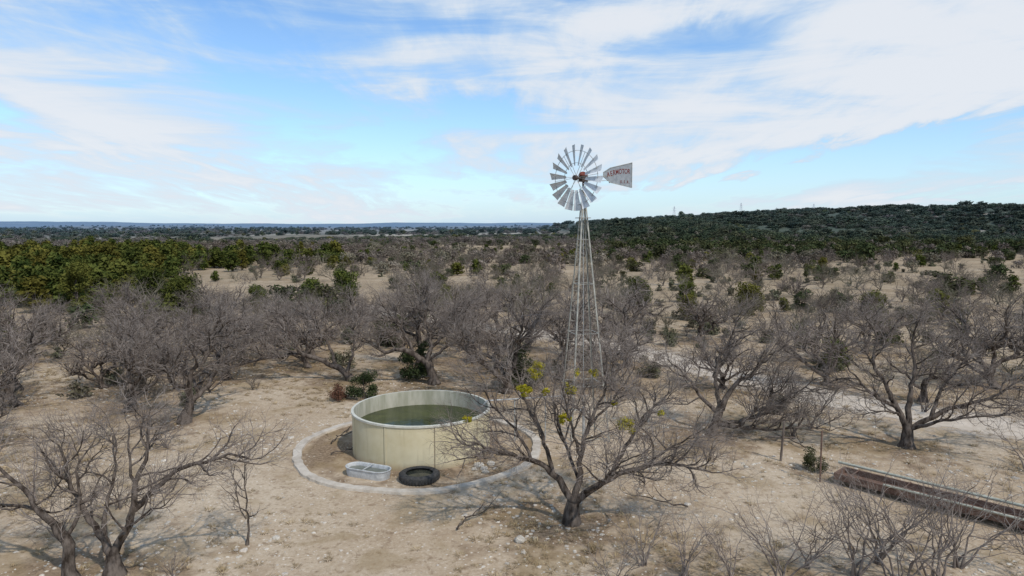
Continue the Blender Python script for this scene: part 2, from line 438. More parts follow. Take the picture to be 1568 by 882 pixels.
GEN = []
for i, (H, sp, st, tr) in enumerate([(4.0, 2.6, 4, .6), (3.4, 3.0, 4, .45), (4.3, 2.3, 4, .8), (3.1, 2.3, 5, .3), (3.8, 3.1, 4, .5), (3.7, 2.2, 3, .7)]):
    GEN.append(tree_mesh('mesquite_%d' % i, 100 + i, generic_limbs(200 + i * 7, H, sp, st, tr, ((i % 3 - 1) * .35, 0), .15, .38), [7, 5, 3], 1.8, .25, per_m=2.3, scale=1.0, jit=.05))
SH = [tree_mesh('shrub_%d' % i, 300 + i, shrub_limbs(310 + i, 2.0, 1.3, 6, .02), [4, 3, 2], .8, .2, scale=.65, mats=(TWIG, TWIG)) for i in range(4)]

R = random.Random(5)
near = [(-17.2, 30.1, 0, 1.0), (-13.9, 28.3, 2, 1.0), (-.3, 33.5, 4, 1.15), (2.6, 36.5, 2, 1.05), (6.9, 40.1, 0, 1.15), (16.4, 35.1, 4, 1.1), (24.8, 34.5, 3, 1.2),
        (-23, 31, 3, 1.0), (-20.5, 25.5, 3, .9), (-26, 27.5, 1, 1.0), (-15.5, 36.5, 2, 1.0), (-21, 38, 0, 1.0), (-31, 35, 2, 1), (-12.8, 43, 4, 1.0),
        (23.5, 23.0, 3, .9), (23, 44, 0, 1.0), (29, 36, 1, 1.1), (-34, 45, 0, 1.0), (-27, 48, 2, 1.0), (-17, 51, 1, 1.0),
        (1, 45, 1, 1.1), (-6, 47, 0, 1.0), (-1, 54, 2, 1.0), (13.5, 49, 3, 1), (-26, 58, 0, .9), (-8, 60, 4, 1.0), (9.5, 54, 0, 1), (3.2, 42, 5, 1.1),
        (-2.5, 41, 5, 1.2), (-5.5, 40.5, 2, 1.1), (19.5, 31.8, 5, .9), (-18.5, 33.5, 5, .9), (-25, 34, 5, 1), (31, 31, 0, 1), (18.5, 41, 1, .9),
        (-16.2, 41, 3, 1.1), (-23.5, 42.5, 3, 1.1), (-29.5, 40.5, 4, 1.0), (-20, 46, 4, 1.0), (-12, 49, 5, 1), (-3.5, 49.5, 3, 1.1), (-21, 34.5, 3, .9), (-28, 31, 5, .9),
        (10.8, 34.5, 3, .9), (27, 29.5, 5, .9), (-1, 38, 3, 1), (5.2, 34, 3, .9), (-36, 39, 3, 1.1), (-12, 39.5, 3, .9)]
for (x, y, k, s) in near:
    s *= R.uniform(.9, 1.08)
    place('mesquite_tree', GEN[k], x, y, R.random() * 6.28, (s * R.uniform(.92, 1.12), s * R.uniform(.92, 1.12), s * R.uniform(.88, 1.08)))
for (x, y, s) in [(3.2, 16.1, .85), (4.1, 15.6, .9), (5.2, 15.4, .8), (8.2, 15.6, 1.35), (9.1, 16.2, 1.3), (9.9, 15.2, 1.5), (10.9, 16.0, 1.25), (7.2, 16.0, .9), (2.3, 14.9, .7), (-8.0, 15.4, .5), (-12, 17.5, .9),
                  (-11.6, 19.5, .8), (-14.5, 20, 1), (17.5, 22.5, 1.1), (18.5, 30, 1.1), (-13, 25, .8), (-18, 23, 1.1), (6.3, 15.2, 1.1), (8.8, 14.8, 1.3),
                  (11.2, 26.5, 1), (12.3, 27.5, 1.1), (19.8, 24.5, 1.2), (-16.5, 25.5, 1), (-15.2, 22.3, .8), (7.0, 24.0, .6), (12.2, 15.2, 1.1), (10.2, 28.5, 1.1), (11.8, 29.6, .9)]:
    place('bare_shrub', SH[R.randrange(4)], x, y, R.random() * 6.28, s, .4)

mp = [(-1.02, -.1, 4.4, .27), (-1.35, -.2, 3.85, .23), (-.15, -.5, 3.95, .21), (-.25, -.5, 3.15, .18), (1.45, -.2, 2.85, .28), (.55, .0, 4.3, .16), (-.75, .0, 3.75, .12), (1.15, -.1, 3.45, .12), (-2.9, -.3, 3.1, .13), (2.4, -.2, 3.2, .11), (.1, -.2, 4.35, .12)]
mb = []
for (x, y, z, s) in mp:
    for k in range(7):
        v = rvec(R) * s * .65; mb.append((x + v.x, y + v.y, z + v.z, s * .48))
V, Q = foliage_arrays(7, mb, 4600, .034)
o = bpy.data.objects.new('mistletoe', mesh_np('mistletoe', V, Q, mats=(MIST,), smooth=False)); link(o, tree_main)

EV = [bush_mesh('juniper_%d' % i, 400 + i, H, W, 26, 5000, .13, JUN, cone=c) for i, (H, W, c) in enumerate([(4.5, 4.2, .45), (3.6, 4.0, .3), (5.2, 4.0, .5), (3.0, 3.4, .3)])]
SG = [bush_mesh('sage_%d' % i, 440 + i, 1.3, 1.8, 16, 1500, .07, SAGE, cone=.2) for i in range(2)]
SGD = bush_mesh('agarita', 450, 1.3, 1.7, 16, 3500, .05, JUND, cone=.2)
RED = simple('red_foliage', (.09, .045, .03), (.17, .09, .06), 5, .9, cheap=True)
SGR = bush_mesh('sumac', 451, 1.0, 1.5, 14, 1500, .05, RED, cone=.2)
place('evergreen_shrub', SGD, -7.2, 32.4, 0, 1.0, .6)
place('red_shrub', SGR, -8.3, 32.1, 0, .9, .4)
place('evergreen_shrub', SGD, -5.2, 36.5, 1, 1.4, 0)
place('evergreen_shrub', SGD, .6, 35.0, 2, 1.5, 0)
place('evergreen_shrub', SGD, 10.3, 22.6, 2, .55, .4)
for (x, y, s, k) in [(15.5, 60, .7, 3), (-21, 70, .9, 3), (-18.5, 76, .9, 1), (18.6, 38.5, .6, 3), (22, 63, .8, 1), (-30, 62, 1, 1), (-35, 66, 1, 0), (-41, 64, 1, 2), (-46, 68, 1, 1), (-24.5, 66, .8, 3), (32, 60, .8, 3), (13, 70, .8, 1), (19, 74, .7, 3)]:
    place('juniper_tree', EV[k], x, y, R.random() * 6, s, 0)
for (x, y, s) in [(7.5, 37, .9), (-10, 40, 1), (20, 46, 1.1), (27, 48, 1.1), (15, 53, 1.3), (33, 50, 1.1), (-15, 31, .5), (12.0, 30, .6), (22, 52, 1), (30, 43, 1), (26, 41, .8), (11, 47, .9)]:
    place('gray_shrub', SG[R.randrange(2)], x, y, R.random() * 6, s, .3)

# ================================================================== SCATTER
def src_col(name, meshes):
    c = bpy.data.collections.new(name)
    for i, me in enumerate(meshes):
        c.objects.link(bpy.data.objects.new('%s_%02d' % (name, i), me))
    return c

def scatter(name, col, P, rot, scl, idx):
    me = bpy.data.meshes.new(name); P = np.asarray(P, np.float32)
    me.vertices.add(len(P)); me.vertices.foreach_set('co', P.ravel())
    a = me.attributes.new('rotz', 'FLOAT', 'POINT'); a.data.foreach_set('value', np.asarray(rot, np.float32))
    a = me.attributes.new('scl', 'FLOAT_VECTOR', 'POINT'); a.data.foreach_set('vector', np.asarray(scl, np.float32).ravel())
    a = me.attributes.new('vidx', 'INT', 'POINT'); a.data.foreach_set('value', np.asarray(idx, np.int32))
    o = bpy.data.objects.new(name, me); link(o)
    ng = bpy.data.node_groups.new(name, 'GeometryNodeTree')
    ng.interface.new_socket('Geometry', in_out='INPUT', socket_type='NodeSocketGeometry')
    ng.interface.new_socket('Geometry', in_out='OUTPUT', socket_type='NodeSocketGeometry')
    n = ng.nodes; l = ng.links
    gi = n.new('NodeGroupInput'); go = n.new('NodeGroupOutput'); ip = n.new('GeometryNodeInstanceOnPoints'); ci = n.new('GeometryNodeCollectionInfo')
    ci.inputs['Collection'].default_value = col; ci.inputs['Separate Children'].default_value = True; ci.inputs['Reset Children'].default_value = True
    def na(nm, ty):
        x = n.new('GeometryNodeInputNamedAttribute'); x.data_type = ty; x.inputs[0].default_value = nm; return x.outputs[0]
    cx = n.new('ShaderNodeCombineXYZ'); l.new(na('rotz', 'FLOAT'), cx.inputs[2])
    l.new(gi.outputs[0], ip.inputs['Points']); l.new(ci.outputs[0], ip.inputs['Instance']); ip.inputs['Pick Instance'].default_value = True
    l.new(na('vidx', 'INT'), ip.inputs['Instance Index']); l.new(cx.outputs[0], ip.inputs['Rotation']); l.new(na('scl', 'FLOAT_VECTOR'), ip.inputs['Scale'])
    l.new(ip.outputs[0], go.inputs[0])
    md = o.modifiers.new('scatter', 'NODES'); md.node_group = ng
    return o

LOW = [tree_mesh('scrub_%d' % i, 500 + i, generic_limbs(520 + i, 3.0, 2.1, 4, .25, (0, 0), .09), [5, 4, 2], 3.0, .15, per_m=2.2, mats=(SCRUB, SCRUB), scale=.85) for i in range(5)]
JL = [bush_mesh('jl_%d' % i, 600 + i, H, W, 22, 1000, .28, JUN, cone=c) for i, (H, W, c) in enumerate([(4.0, 4.2, .45), (3.2, 3.8, .3), (4.4, 4.0, .5)])]
DL = [bush_mesh('dl_%d' % i, 620 + i, H, W, 20, 500, .38, JUND, cone=c) for i, (H, W, c) in enumerate([(3.4, 4.8, .2), (3.9, 5.2, .25)])]
SL = [bush_mesh('sl_%d' % i, 640 + i, 1.2, 1.7, 12, 350, .13, SAGE, cone=.2) for i in range(2)]
GL = [bush_mesh('gl_%d' % i, 660 + i, 2.7, 4.2, 26, 520, .22, SCRUB, cone=.15) for i in range(2)]
allsrc = src_col('scrub_source', LOW + JL + DL + SL + GL)   # 0-4 bare scrub, 5-7 juniper, 8-9 dark, 10-11 sage, 12-13 grey clumps
g = np.random.default_rng(3)
def vn(x, y, s, sd):
    r = np.random.default_rng(sd); o = 0
    for k in range(6):
        a = r.uniform(0, 6.28); f = s * r.uniform(.6, 1.7); o = o + np.sin((x * np.cos(a) + y * np.sin(a)) * f + r.uniform(0, 6.28))
    return o / 3.2
N = 10000
yy = np.sqrt(g.uniform(46 ** 2, 340 ** 2, N)); az = g.uniform(-.88, .88, N); xx = az * yy
n1 = vn(xx, yy, .05, 1); n2 = vn(xx, yy, .025, 2); n3 = vn(xx, yy, .09, 4)
dens = np.full(N, .6) + .38 * n1
rt = ss(az, .06, .18)
dens -= rt * (1 - ss(yy, 110, 170)) * .2
dens -= (ss(az, -.48, -.42) * (1 - ss(az, -.2, -.12)) * ss(yy, 68, 74) * (1 - ss(yy, 92, 102))) * .8
dens -= (np.exp(-((yy - 215) / 16) ** 2) * ss(-az, .3, .4)) * .8
jun_left = ss(-az, .44, .54) * ss(yy, 58, 70) * (1 - ss(yy, 175, 195)) + .9 * ss(-az, .18, .24) * ss(yy, 108, 118) * (1 - ss(yy, 165, 185)) * (.4 + .5 * np.clip(n2 + .5, 0, 1))
dens = np.maximum(dens, jun_left * .97)
roadd = np.min(np.hypot(xx[:, None] - np.array([-16, -11, -6, -1, 3.5])[None], yy[:, None] - np.array([70, 64, 58.5, 55, 51])[None]), axis=1)
keep = (g.random(N) < dens) & (roadd > 3)
pj = np.clip(jun_left * .93, .06, .93) + .10 * (n3 > .35)
pd = .08 + rt * ss(yy, 140, 200) * .35 + ss(yy, 190, 250) * .15
u = g.random(N)
isj = u < pj; isd = (~isj) & (u < pj + pd)
sg = (~isj) & (~isd) & (g.random(N) < .12 + .35 * rt * (yy < 170))
gl = (g.random(N) < ss(yy, 90, 180) * .75)
idx = np.where(isj, g.integers(5, 8, N), np.where(isd, g.integers(8, 10, N), np.where(sg, g.integers(10, 12, N), np.where(gl, g.integers(12, 14, N), g.integers(0, 5, N)))))
sc = g.uniform(.5, 1.12, N) * np.where(isj, np.where(jun_left > .5, 1.05, .66), 1) * np.where(isd, .65 + .35 * rt * (yy > 150), 1)
P = np.stack([xx, yy, hz(xx, yy) - .05], 1)
S3 = np.stack([sc * g.uniform(.9, 1.25, N), sc * g.uniform(.9, 1.25, N), sc * g.uniform(.75, 1.05, N)], 1)
m = keep
scatter('scrub_thicket', allsrc, P[m], g.uniform(0, 6.28, N)[m], S3[m], idx[m])
N = 700
yy = g.uniform(31, 75, N); az = g.uniform(-.85, .85, N); xx = az * yy
cl_ = ((xx > -13) & (xx < 9) & (yy < 37)) | ((xx > 8) & (yy < 33)) | ((xx > -12.5) & (xx < -4) & (yy < 39))
rd = np.array([(3.5, 51), (6.5, 47.2), (8.5, 44), (10.4, 41.2), (13, 36.2), (15.8, 31.9), (18.9, 28.9), (22.5, 26.4), (0, 54), (-6, 58.5), (14.5, 34)])
rdist = np.min(np.hypot(xx[:, None] - rd[None, :, 0], yy[:, None] - rd[None, :, 1]), axis=1)
k = (~cl_) & (rdist > 3.2) & (g.random(N) < .5 + .5 * vn(xx, yy, .2, 77) - .2 * (az > .1))
sc = g.uniform(.28, .58, N)
pidx = np.where(g.random(N) < .28, g.integers(10, 12, N), g.integers(0, 5, N)); sc = np.where(pidx > 9, sc * 1.4, sc)
scatter('understory_brush', allsrc, np.stack([xx, yy, hz(xx, yy) - .03], 1)[k], g.uniform(0, 6.28, N)[k], np.stack([sc * 1.2, sc * 1.2, sc], 1)[k], pidx[k])
N = 8000
yy = 320 * (2600 / 320) ** (g.random(N) ** 1.35); az = g.uniform(-.88, .88, N); xx = az * yy
n1 = vn(xx, yy * 2.2, .012, 5)
hillm = (hz(xx, yy) > 3) & (yy < 1500)
keep = g.random(N) < np.where(hillm, .7 + .3 * vn(xx, yy, .04, 9), .45 + .6 * n1)
u = g.random(N)
idx = np.where(u < np.where(hillm, .8, .38), g.integers(8, 10, N), np.where(u < np.where(hillm, .93, .55), g.integers(5, 8, N), g.integers(12, 14, N)))
sc = g.uniform(.7, 1.2, N) * (1 + (yy > 600) * .6) * np.where(hillm, .8, .85)
P = np.stack([xx, yy, hz(xx, yy) - .1], 1)
S3 = np.stack([sc * 1.6, sc * 1.2, sc * .8], 1)
m = keep
scatter('distant_woodland', allsrc, P[m], g.uniform(-.3, .3, N)[m], S3[m], idx[m])
N = 7000
xx = g.uniform(35, 500, N); yy = g.uniform(285, 520, N); k = (hz(xx, yy) > 1.2) & (vn(xx, yy, .09, 12) > -.5)
sc = g.uniform(.5, 1.1, N) * (1 + .5 * (g.random(N) < .06))
hi = np.where(g.random(N) < .14, g.integers(12, 14, N), g.integers(8, 10, N))
scatter('hill_woodland', allsrc, np.stack([xx, yy, hz(xx, yy) - .1], 1)[k], g.uniform(0, 6.28, N)[k], np.stack([sc * 1.4, sc * 1.4, sc * .75], 1)[k], hi[k])

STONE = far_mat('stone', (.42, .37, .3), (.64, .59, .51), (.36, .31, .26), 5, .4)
stones = []
for i in range(4):
    r = np.random.default_rng(70 + i)
    bm = bmesh.new(); bmesh.ops.create_icosphere(bm, subdivisions=2, radius=1)
    for v in bm.verts:
        v.co = v.co * (1 + .25 * math.sin(v.co.x * 3 + i) * math.cos(v.co.y * 4 + i * 2) + r.uniform(-.09, .09)); v.co.z *= .55
    me = bpy.data.meshes.new('stone_%d' % i); bm.to_mesh(me); bm.free(); me.materials.append(STONE); stones.append(me)
sc_st = src_col('stone_source', stones)
N = 26000
yy = g.uniform(12, 40, N); xx = g.uniform(-1, 1, N) * (8 + yy * .85)
nn = vn(xx, yy, .6, 22)
tank_d = np.hypot(xx + 3.5, yy - 25.1)
k = (g.random(N) < .35 + .6 * nn) & (tank_d > 4.8)
s = .014 + .045 * g.random(N) ** 3
s = np.where(g.random(N) < .014, s + .045, s)
scatter('ground_stones', sc_st, np.stack([xx, yy, xx * 0 + .002], 1)[k], g.uniform(0, 6.28, N)[k], np.stack([s * 1.2, s, s], 1)[k], g.integers(0, 4, N)[k])
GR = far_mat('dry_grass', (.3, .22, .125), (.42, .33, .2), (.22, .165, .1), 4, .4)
tufts = []
for i in range(3):
    r = np.random.default_rng(90 + i); n = 34
    a = r.uniform(0, 6.28, n); ln = r.uniform(.05, .17, n); sp = r.uniform(.4, 1.35, n)
    b = np.stack([np.cos(a) * .09 * r.random(n), np.sin(a) * .09 * r.random(n), np.zeros(n)], 1)
    tip = b + np.stack([np.cos(a) * np.sin(sp) * ln, np.sin(a) * np.sin(sp) * ln, np.cos(sp) * ln], 1)
    w = np.stack([-np.sin(a), np.cos(a), np.zeros(n)], 1) * .006
    V = np.stack([b - w, b + w, tip], 1).reshape(-1, 3)
    tufts.append(mesh_np('tuft_%d' % i, V, T=np.arange(3 * n).reshape(-1, 3), mats=(GR,), smooth=False))
sc_tf = src_col('tuft_source', tufts)
N = 28000
yy = g.uniform(12, 62, N); xx = g.uniform(-1, 1, N) * (8 + yy * .85)
tank_d = np.hypot(xx + 3.5, yy - 25.1)
tr = np.array([(a, b) for a, b, c in TREES])
dm = np.min(np.hypot(xx[:, None] - tr[None, :, 0], yy[:, None] - tr[None, :, 1]), axis=1)
pr = .03 + .4 * np.exp(-(dm / 2.0) ** 2) + .5 * (vn(xx, yy, .5, 31) > .4) + .35 * (yy > 32)
k = (g.random(N) < pr) & (tank_d > 2.8)
s = g.uniform(.4, 1.7, N)
scatter('dry_grass', sc_tf, np.stack([xx, yy, xx * 0], 1)[k], g.uniform(0, 6.28, N)[k], np.stack([s, s, s * .7], 1)[k], g.integers(0, 3, N)[k])

# ================================================================== GROUND
ys = np.concatenate([np.arange(-60, 8, 4), np.arange(8, 64, .35), 64 * (9500 / 64) ** np.linspace(0, 1, 260)])
NX = 420; sx_ = np.linspace(-1, 1, NX)
Y = np.repeat(ys, NX); X = np.tile(sx_, len(ys)) * (np.abs(Y) * 1.15 + 30)
Z = hz(X, Y)
rows = len(ys); i = np.arange(rows - 1)[:, None] * NX + np.arange(NX - 1)[None, :]
Q = np.stack([i, i + 1, i + NX + 1, i + NX], -1).reshape(-1, 4)
m, t, b = diffmat('ground_dirt')
geo = t.node('ShaderNodeNewGeometry'); pos = geo.outputs['Position']
at = t.node('ShaderNodeAttribute', attribute_name='litter'); lit = at.outputs['Fac']
nA = t.noise(pos, .18, 3, .6); nB = t.noise(pos, 1.1, 5, .65); nC = t.noise(pos, 9, 4, .75); nD = t.noise(pos, .5, 3, .6, .5); nE = t.noise(pos, 3.2, 4, .7, .3)
col = t.mix(t.ramp(nA, .35, .65), (.405, .31, .212), (.49, .395, .287))
col = t.mix(t.math('MULTIPLY', t.ramp(nB, .45, .72), .6), col, (.33, .24, .158))
col = t.mix(t.math('MULTIPLY', t.ramp(nC, .5, .66), .5), col, (.59, .505, .395))
col = t.mix(t.math('MULTIPLY', t.ramp(nC, .46, .32), .6), col, (.19, .137, .09))
col = t.mix(t.math('MULTIPLY', t.ramp(nE, .54, .66), .65), col, (.215, .15, .094))
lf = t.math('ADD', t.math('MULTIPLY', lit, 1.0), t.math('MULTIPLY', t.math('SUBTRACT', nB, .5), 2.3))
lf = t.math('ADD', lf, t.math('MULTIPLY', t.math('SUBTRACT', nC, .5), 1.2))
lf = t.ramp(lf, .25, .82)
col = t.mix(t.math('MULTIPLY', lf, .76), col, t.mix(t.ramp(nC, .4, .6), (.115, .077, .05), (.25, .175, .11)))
col = t.mix(t.math('MULTIPLY', t.ramp(nD, .5, .64), .5), col, (.27, .195, .105))
vo = t.node('ShaderNodeTexVoronoi'); t.l.new(pos, vo.inputs['Vector']); vo.inputs['Scale'].default_value = 7; vo.inputs['Randomness'].default_value = 1
pb = t.ramp(vo.outputs['Distance'], .26, .14)
wn = t.node('ShaderNodeSeparateColor'); t.l.new(vo.outputs['Color'], wn.inputs[0])
pm = t.math('MULTIPLY', pb, t.ramp(wn.outputs[0], .5, .6))
pm = t.math('MULTIPLY', pm, t.ramp(nD, .56, .42))
col = t.mix(t.math('MULTIPLY', pm, .85), col, (.66, .60, .51))
sp = t.node('ShaderNodeSeparateXYZ'); t.l.new(pos, sp.inputs[0])
ln = t.node('ShaderNodeVectorMath', operation='LENGTH'); t.l.new(pos, ln.inputs[0]); dist = ln.outputs['Value']
nF = t.noise(t.scale(pos, (.004, .012, .01)), 1, 4, .6); nG = t.noise(t.scale(pos, (.03, .06, .03)), 1, 4, .7)
brush = t.math('MULTIPLY', t.ramp(dist, 34, 90), t.math('MULTIPLY_ADD', t.ramp(nG, .62, .4), .5, .2))
col = t.mix(brush, col, (.25, .195, .13))
farc = t.mix(t.ramp(nG, .4, .62), (.075, .082, .052), (.18, .155, .11))
farc = t.mix(t.ramp(nF, .54, .60), farc, (.46, .41, .32))
col = t.mix(t.math('MULTIPLY', t.ramp(dist, 180, 650), .85), col, farc)
hillf = t.math('MULTIPLY', t.ramp(sp.outputs[2], 2.2, 5), .93)
hillf = t.math('MULTIPLY', hillf, t.ramp(dist, 2000, 1200))
col = t.mix(hillf, col, t.mix(t.ramp(t.noise(t.scale(pos, (.09, .05, .05)), 1, 4, .65), .58, .65), (.055, .068, .036), (.42, .38, .31)))
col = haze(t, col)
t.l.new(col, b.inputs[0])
bp = t.node('ShaderNodeBump'); bp.inputs['Strength'].default_value = .7; bp.inputs['Distance'].default_value = .06
hh = t.math('ADD', t.math('MULTIPLY', nB, .8), t.math('MULTIPLY', nC, .4))
t.l.new(hh, bp.inputs['Height']); t.l.new(bp.outputs[0], b.inputs['Normal'])
me = mesh_np('ground', np.stack([X, Y, Z], 1), Q, mats=(m,))
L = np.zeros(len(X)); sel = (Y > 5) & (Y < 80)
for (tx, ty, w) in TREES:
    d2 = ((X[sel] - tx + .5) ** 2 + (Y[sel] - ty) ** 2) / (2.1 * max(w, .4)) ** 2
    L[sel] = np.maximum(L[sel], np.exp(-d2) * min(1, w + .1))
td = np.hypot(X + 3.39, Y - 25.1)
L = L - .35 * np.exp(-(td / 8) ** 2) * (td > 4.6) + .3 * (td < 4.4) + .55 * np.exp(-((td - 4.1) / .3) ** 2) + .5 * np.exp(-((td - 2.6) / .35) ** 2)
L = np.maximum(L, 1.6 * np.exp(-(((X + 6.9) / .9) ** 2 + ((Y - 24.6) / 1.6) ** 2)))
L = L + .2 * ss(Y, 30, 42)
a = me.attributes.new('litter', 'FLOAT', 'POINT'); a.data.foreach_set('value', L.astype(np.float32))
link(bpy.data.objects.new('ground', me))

cen = [(-16, 70), (-6, 58.5), (3.5, 51), (6.5, 47.2), (10.4, 41.2), (13, 36.2), (15.8, 31.9), (18.9, 28.9), (22.5, 26.4), (30, 22.5), (42, 18)]
pp = smooth_path([(x, y, 0) for x, y in cen], .5, random.Random(1), .0)
V = []; uvs = []
for i_, p in enumerate(pp):
    a_ = pp[max(i_ - 1, 0)]; c_ = pp[min(i_ + 1, len(pp) - 1)]; d = (c_ - a_).normalized(); nrm = Vector((-d.y, d.x, 0))
    for k in range(9):
        o_ = (k / 8 - .5) * 6.0; q = p + nrm * o_; V.append((q.x, q.y, hz1(q.x, q.y) + .004)); uvs.append(abs(k / 8 - .5) * 2)
n = len(pp); Q = [(i_ * 9 + k, i_ * 9 + k + 1, (i_ + 1) * 9 + k + 1, (i_ + 1) * 9 + k) for i_ in range(n - 1) for k in range(8)]
m, t, b = newmat('road_dirt')
geo = t.node('ShaderNodeNewGeometry'); pos = geo.outputs['Position']
e = t.node('ShaderNodeAttribute', attribute_name='edge').outputs['Fac']
nz = t.noise(pos, 1.5, 4, .65); nf = t.noise(pos, 10, 4, .7)
c = t.mix(t.ramp(nz, .35, .65), (.48, .405, .32), (.58, .50, .41)); c = t.mix(t.math('MULTIPLY', t.ramp(nf, .5, .7), .35), c, (.38, .31, .23))
t.l.new(c, b.inputs['Base Color']); b.inputs['Roughness'].default_value = .95
al = t.ramp(t.math('ADD', e, t.math('MULTIPLY', t.math('SUBTRACT', nz, .5), 1.6)), .85, .4)
t.l.new(al, b.inputs['Alpha'])
me = mesh_np('dirt_road', V, Q, mats=(m,)); a = me.attributes.new('edge', 'FLOAT', 'POINT'); a.data.foreach_set('value', np.array(uvs, np.float32))
link(bpy.data.objects.new('dirt_road', me))

# ================================================================== WATER TANK
TC = (-3.39, 25.1)
m, t, b = newmat('tank_paint')
tc = t.node('ShaderNodeTexCoord'); ob = tc.outputs['Object']
sxyz = t.node('ShaderNodeSeparateXYZ'); t.l.new(ob, sxyz.inputs[0])
ang = t.math('ARCTAN2', sxyz.outputs[1], sxyz.outputs[0])
st = t.noise(t.scale(ob, (1, 1, .12)), 5, 6, .7); bl = t.noise(ob, 1.2, 4, .6)
c = t.mix(t.ramp(bl, .3, .7), (.56, .48, .30), (.64, .565, .385))
c = t.mix(t.math('MULTIPLY', t.ramp(st, .5, .7), .35), c, (.4, .33, .2))
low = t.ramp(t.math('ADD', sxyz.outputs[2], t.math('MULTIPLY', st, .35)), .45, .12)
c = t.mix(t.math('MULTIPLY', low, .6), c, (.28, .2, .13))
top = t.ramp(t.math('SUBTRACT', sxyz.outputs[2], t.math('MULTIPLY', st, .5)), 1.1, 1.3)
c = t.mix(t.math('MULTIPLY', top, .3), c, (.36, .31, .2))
seam = t.math('ABSOLUTE', t.math('SUBTRACT', t.math('FRACT', t.math('ADD', t.math('MULTIPLY', ang, 9 / 6.28318), .32)), .5))
seam = t.math('MULTIPLY', t.ramp(seam, .014, .004), .8)
c = t.mix(seam, c, (.16, .12, .08))
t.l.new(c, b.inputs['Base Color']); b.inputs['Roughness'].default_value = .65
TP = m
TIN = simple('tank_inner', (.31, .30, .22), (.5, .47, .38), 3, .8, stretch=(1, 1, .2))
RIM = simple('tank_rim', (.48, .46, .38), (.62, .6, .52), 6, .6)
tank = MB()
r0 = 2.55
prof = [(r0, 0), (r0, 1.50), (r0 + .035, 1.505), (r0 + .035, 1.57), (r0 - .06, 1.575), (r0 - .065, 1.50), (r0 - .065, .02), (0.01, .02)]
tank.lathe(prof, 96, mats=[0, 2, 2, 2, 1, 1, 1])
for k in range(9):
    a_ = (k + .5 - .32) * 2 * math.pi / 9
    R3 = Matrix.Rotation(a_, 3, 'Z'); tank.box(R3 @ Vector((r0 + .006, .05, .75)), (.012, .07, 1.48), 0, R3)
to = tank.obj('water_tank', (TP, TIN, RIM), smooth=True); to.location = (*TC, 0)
m, t, b = newmat('tank_water')
tc = t.node('ShaderNodeTexCoord'); n_ = t.noise(tc.outputs['Object'], 1.2, 5, .6, .6)
t.l.new(t.mix(t.ramp(n_, .35, .65), (.022, .031, .007), (.05, .06, .014)), b.inputs['Base Color']); b.inputs['Roughness'].default_value = .06; b.inputs['Specular IOR Level'].default_value = .2
bp = t.node('ShaderNodeBump'); bp.inputs['Strength'].default_value = .1; bp.inputs['Distance'].default_value = .02
t.l.new(t.noise(tc.outputs['Object'], 5, 3, .5), bp.inputs['Height']); t.l.new(bp.outputs[0], b.inputs['Normal'])
w = MB(); w.face([(2.48 * math.cos(i / 64 * 6.28318), 2.48 * math.sin(i / 64 * 6.28318), .98) for i in range(64)], 0)
w.obj('water', (m,), to)
PIPE = simple('galvanized_pipe', (.35, .36, .36), (.55, .56, .55), 10, .45, .5)

CON = simple('ring_concrete', (.38, .325, .26), (.56, .50, .42), 2.2, .9, bump=.5)
rg = MB()
n = 120; rr = random.Random(3)
jt = [1 + .010 * math.sin(i * .35) + .006 * rr.uniform(-1, 1) for i in range(n)]
for k, (r_, z_) in enumerate([(4.28, -.01), (4.30, .08), (4.60, .08), (4.62, -.01)]):
    for i_ in range(n):
        a_ = 2 * math.pi * i_ / n; rg.v.append((r_ * jt[i_] * math.cos(a_), r_ * jt[i_] * math.sin(a_), z_ + .004 * rr.uniform(-1, 1)))
for k in range(3):
    for i_ in range(n):
        j_ = (i_ + 1) % n; rg.f.append((k * n + i_, k * n + j_, (k + 1) * n + j_, (k + 1) * n + i_)); rg.m.append(0)
ro = rg.obj('concrete_ring', (CON,)); ro.location = (-3.5, 25.15, 0)

GAL = simple('galvanized_steel', (.4, .405, .4), (.6, .605, .6), 7, .6, .15)
def stadium(L_, W_, n=14):
    r_ = W_ / 2; s_ = L_ / 2 - r_
    return [(s_ + r_ * math.cos(t_), r_ * math.sin(t_)) for t_ in np.linspace(-math.pi / 2, math.pi / 2, n)] + [(-s_ + r_ * math.cos(t_), r_ * math.sin(t_)) for t_ in np.linspace(math.pi / 2, 1.5 * math.pi, n)]
tr_ = MB(); P0 = [(1.56, .60, 0), (1.6, .64, .12), (1.6, .64, .14), (1.62, .66, .26), (1.67, .71, .28), (1.67, .71, .305), (1.58, .62, .305), (1.54, .58, .27), (1.52, .56, .06)]
rings = [[(x, y, z) for x, y in stadium(a_, b_)] for a_, b_, z in P0]
for r_ in rings: tr_.v += r_
m_ = len(rings[0])
for k in range(len(rings) - 1):
    for i_ in range(m_):
        j_ = (i_ + 1) % m_; tr_.f.append((k * m_ + i_, k * m_ + j_, (k + 1) * m_ + j_, (k + 1) * m_ + i_)); tr_.m.append(0)
tr_.f.append(tuple((len(rings) - 1) * m_ + i_ for i_ in range(m_))); tr_.m.append(0)
tr_.box((0, 0, .312), (.03, .66, .02), 0)
to2 = tr_.obj('stock_trough', (GAL,), smooth=True); to2.location = (-4.8, 22.15, 0); to2.rotation_euler = (0, 0, rad(-22))
WD = simple('trough_water', (.12, .13, .11), (.18, .19, .165), 2, .2)
w = MB(); w.face([(x, y, .19) for x, y in stadium(1.55, .59)], 0); w.obj('water', (WD,), to2)

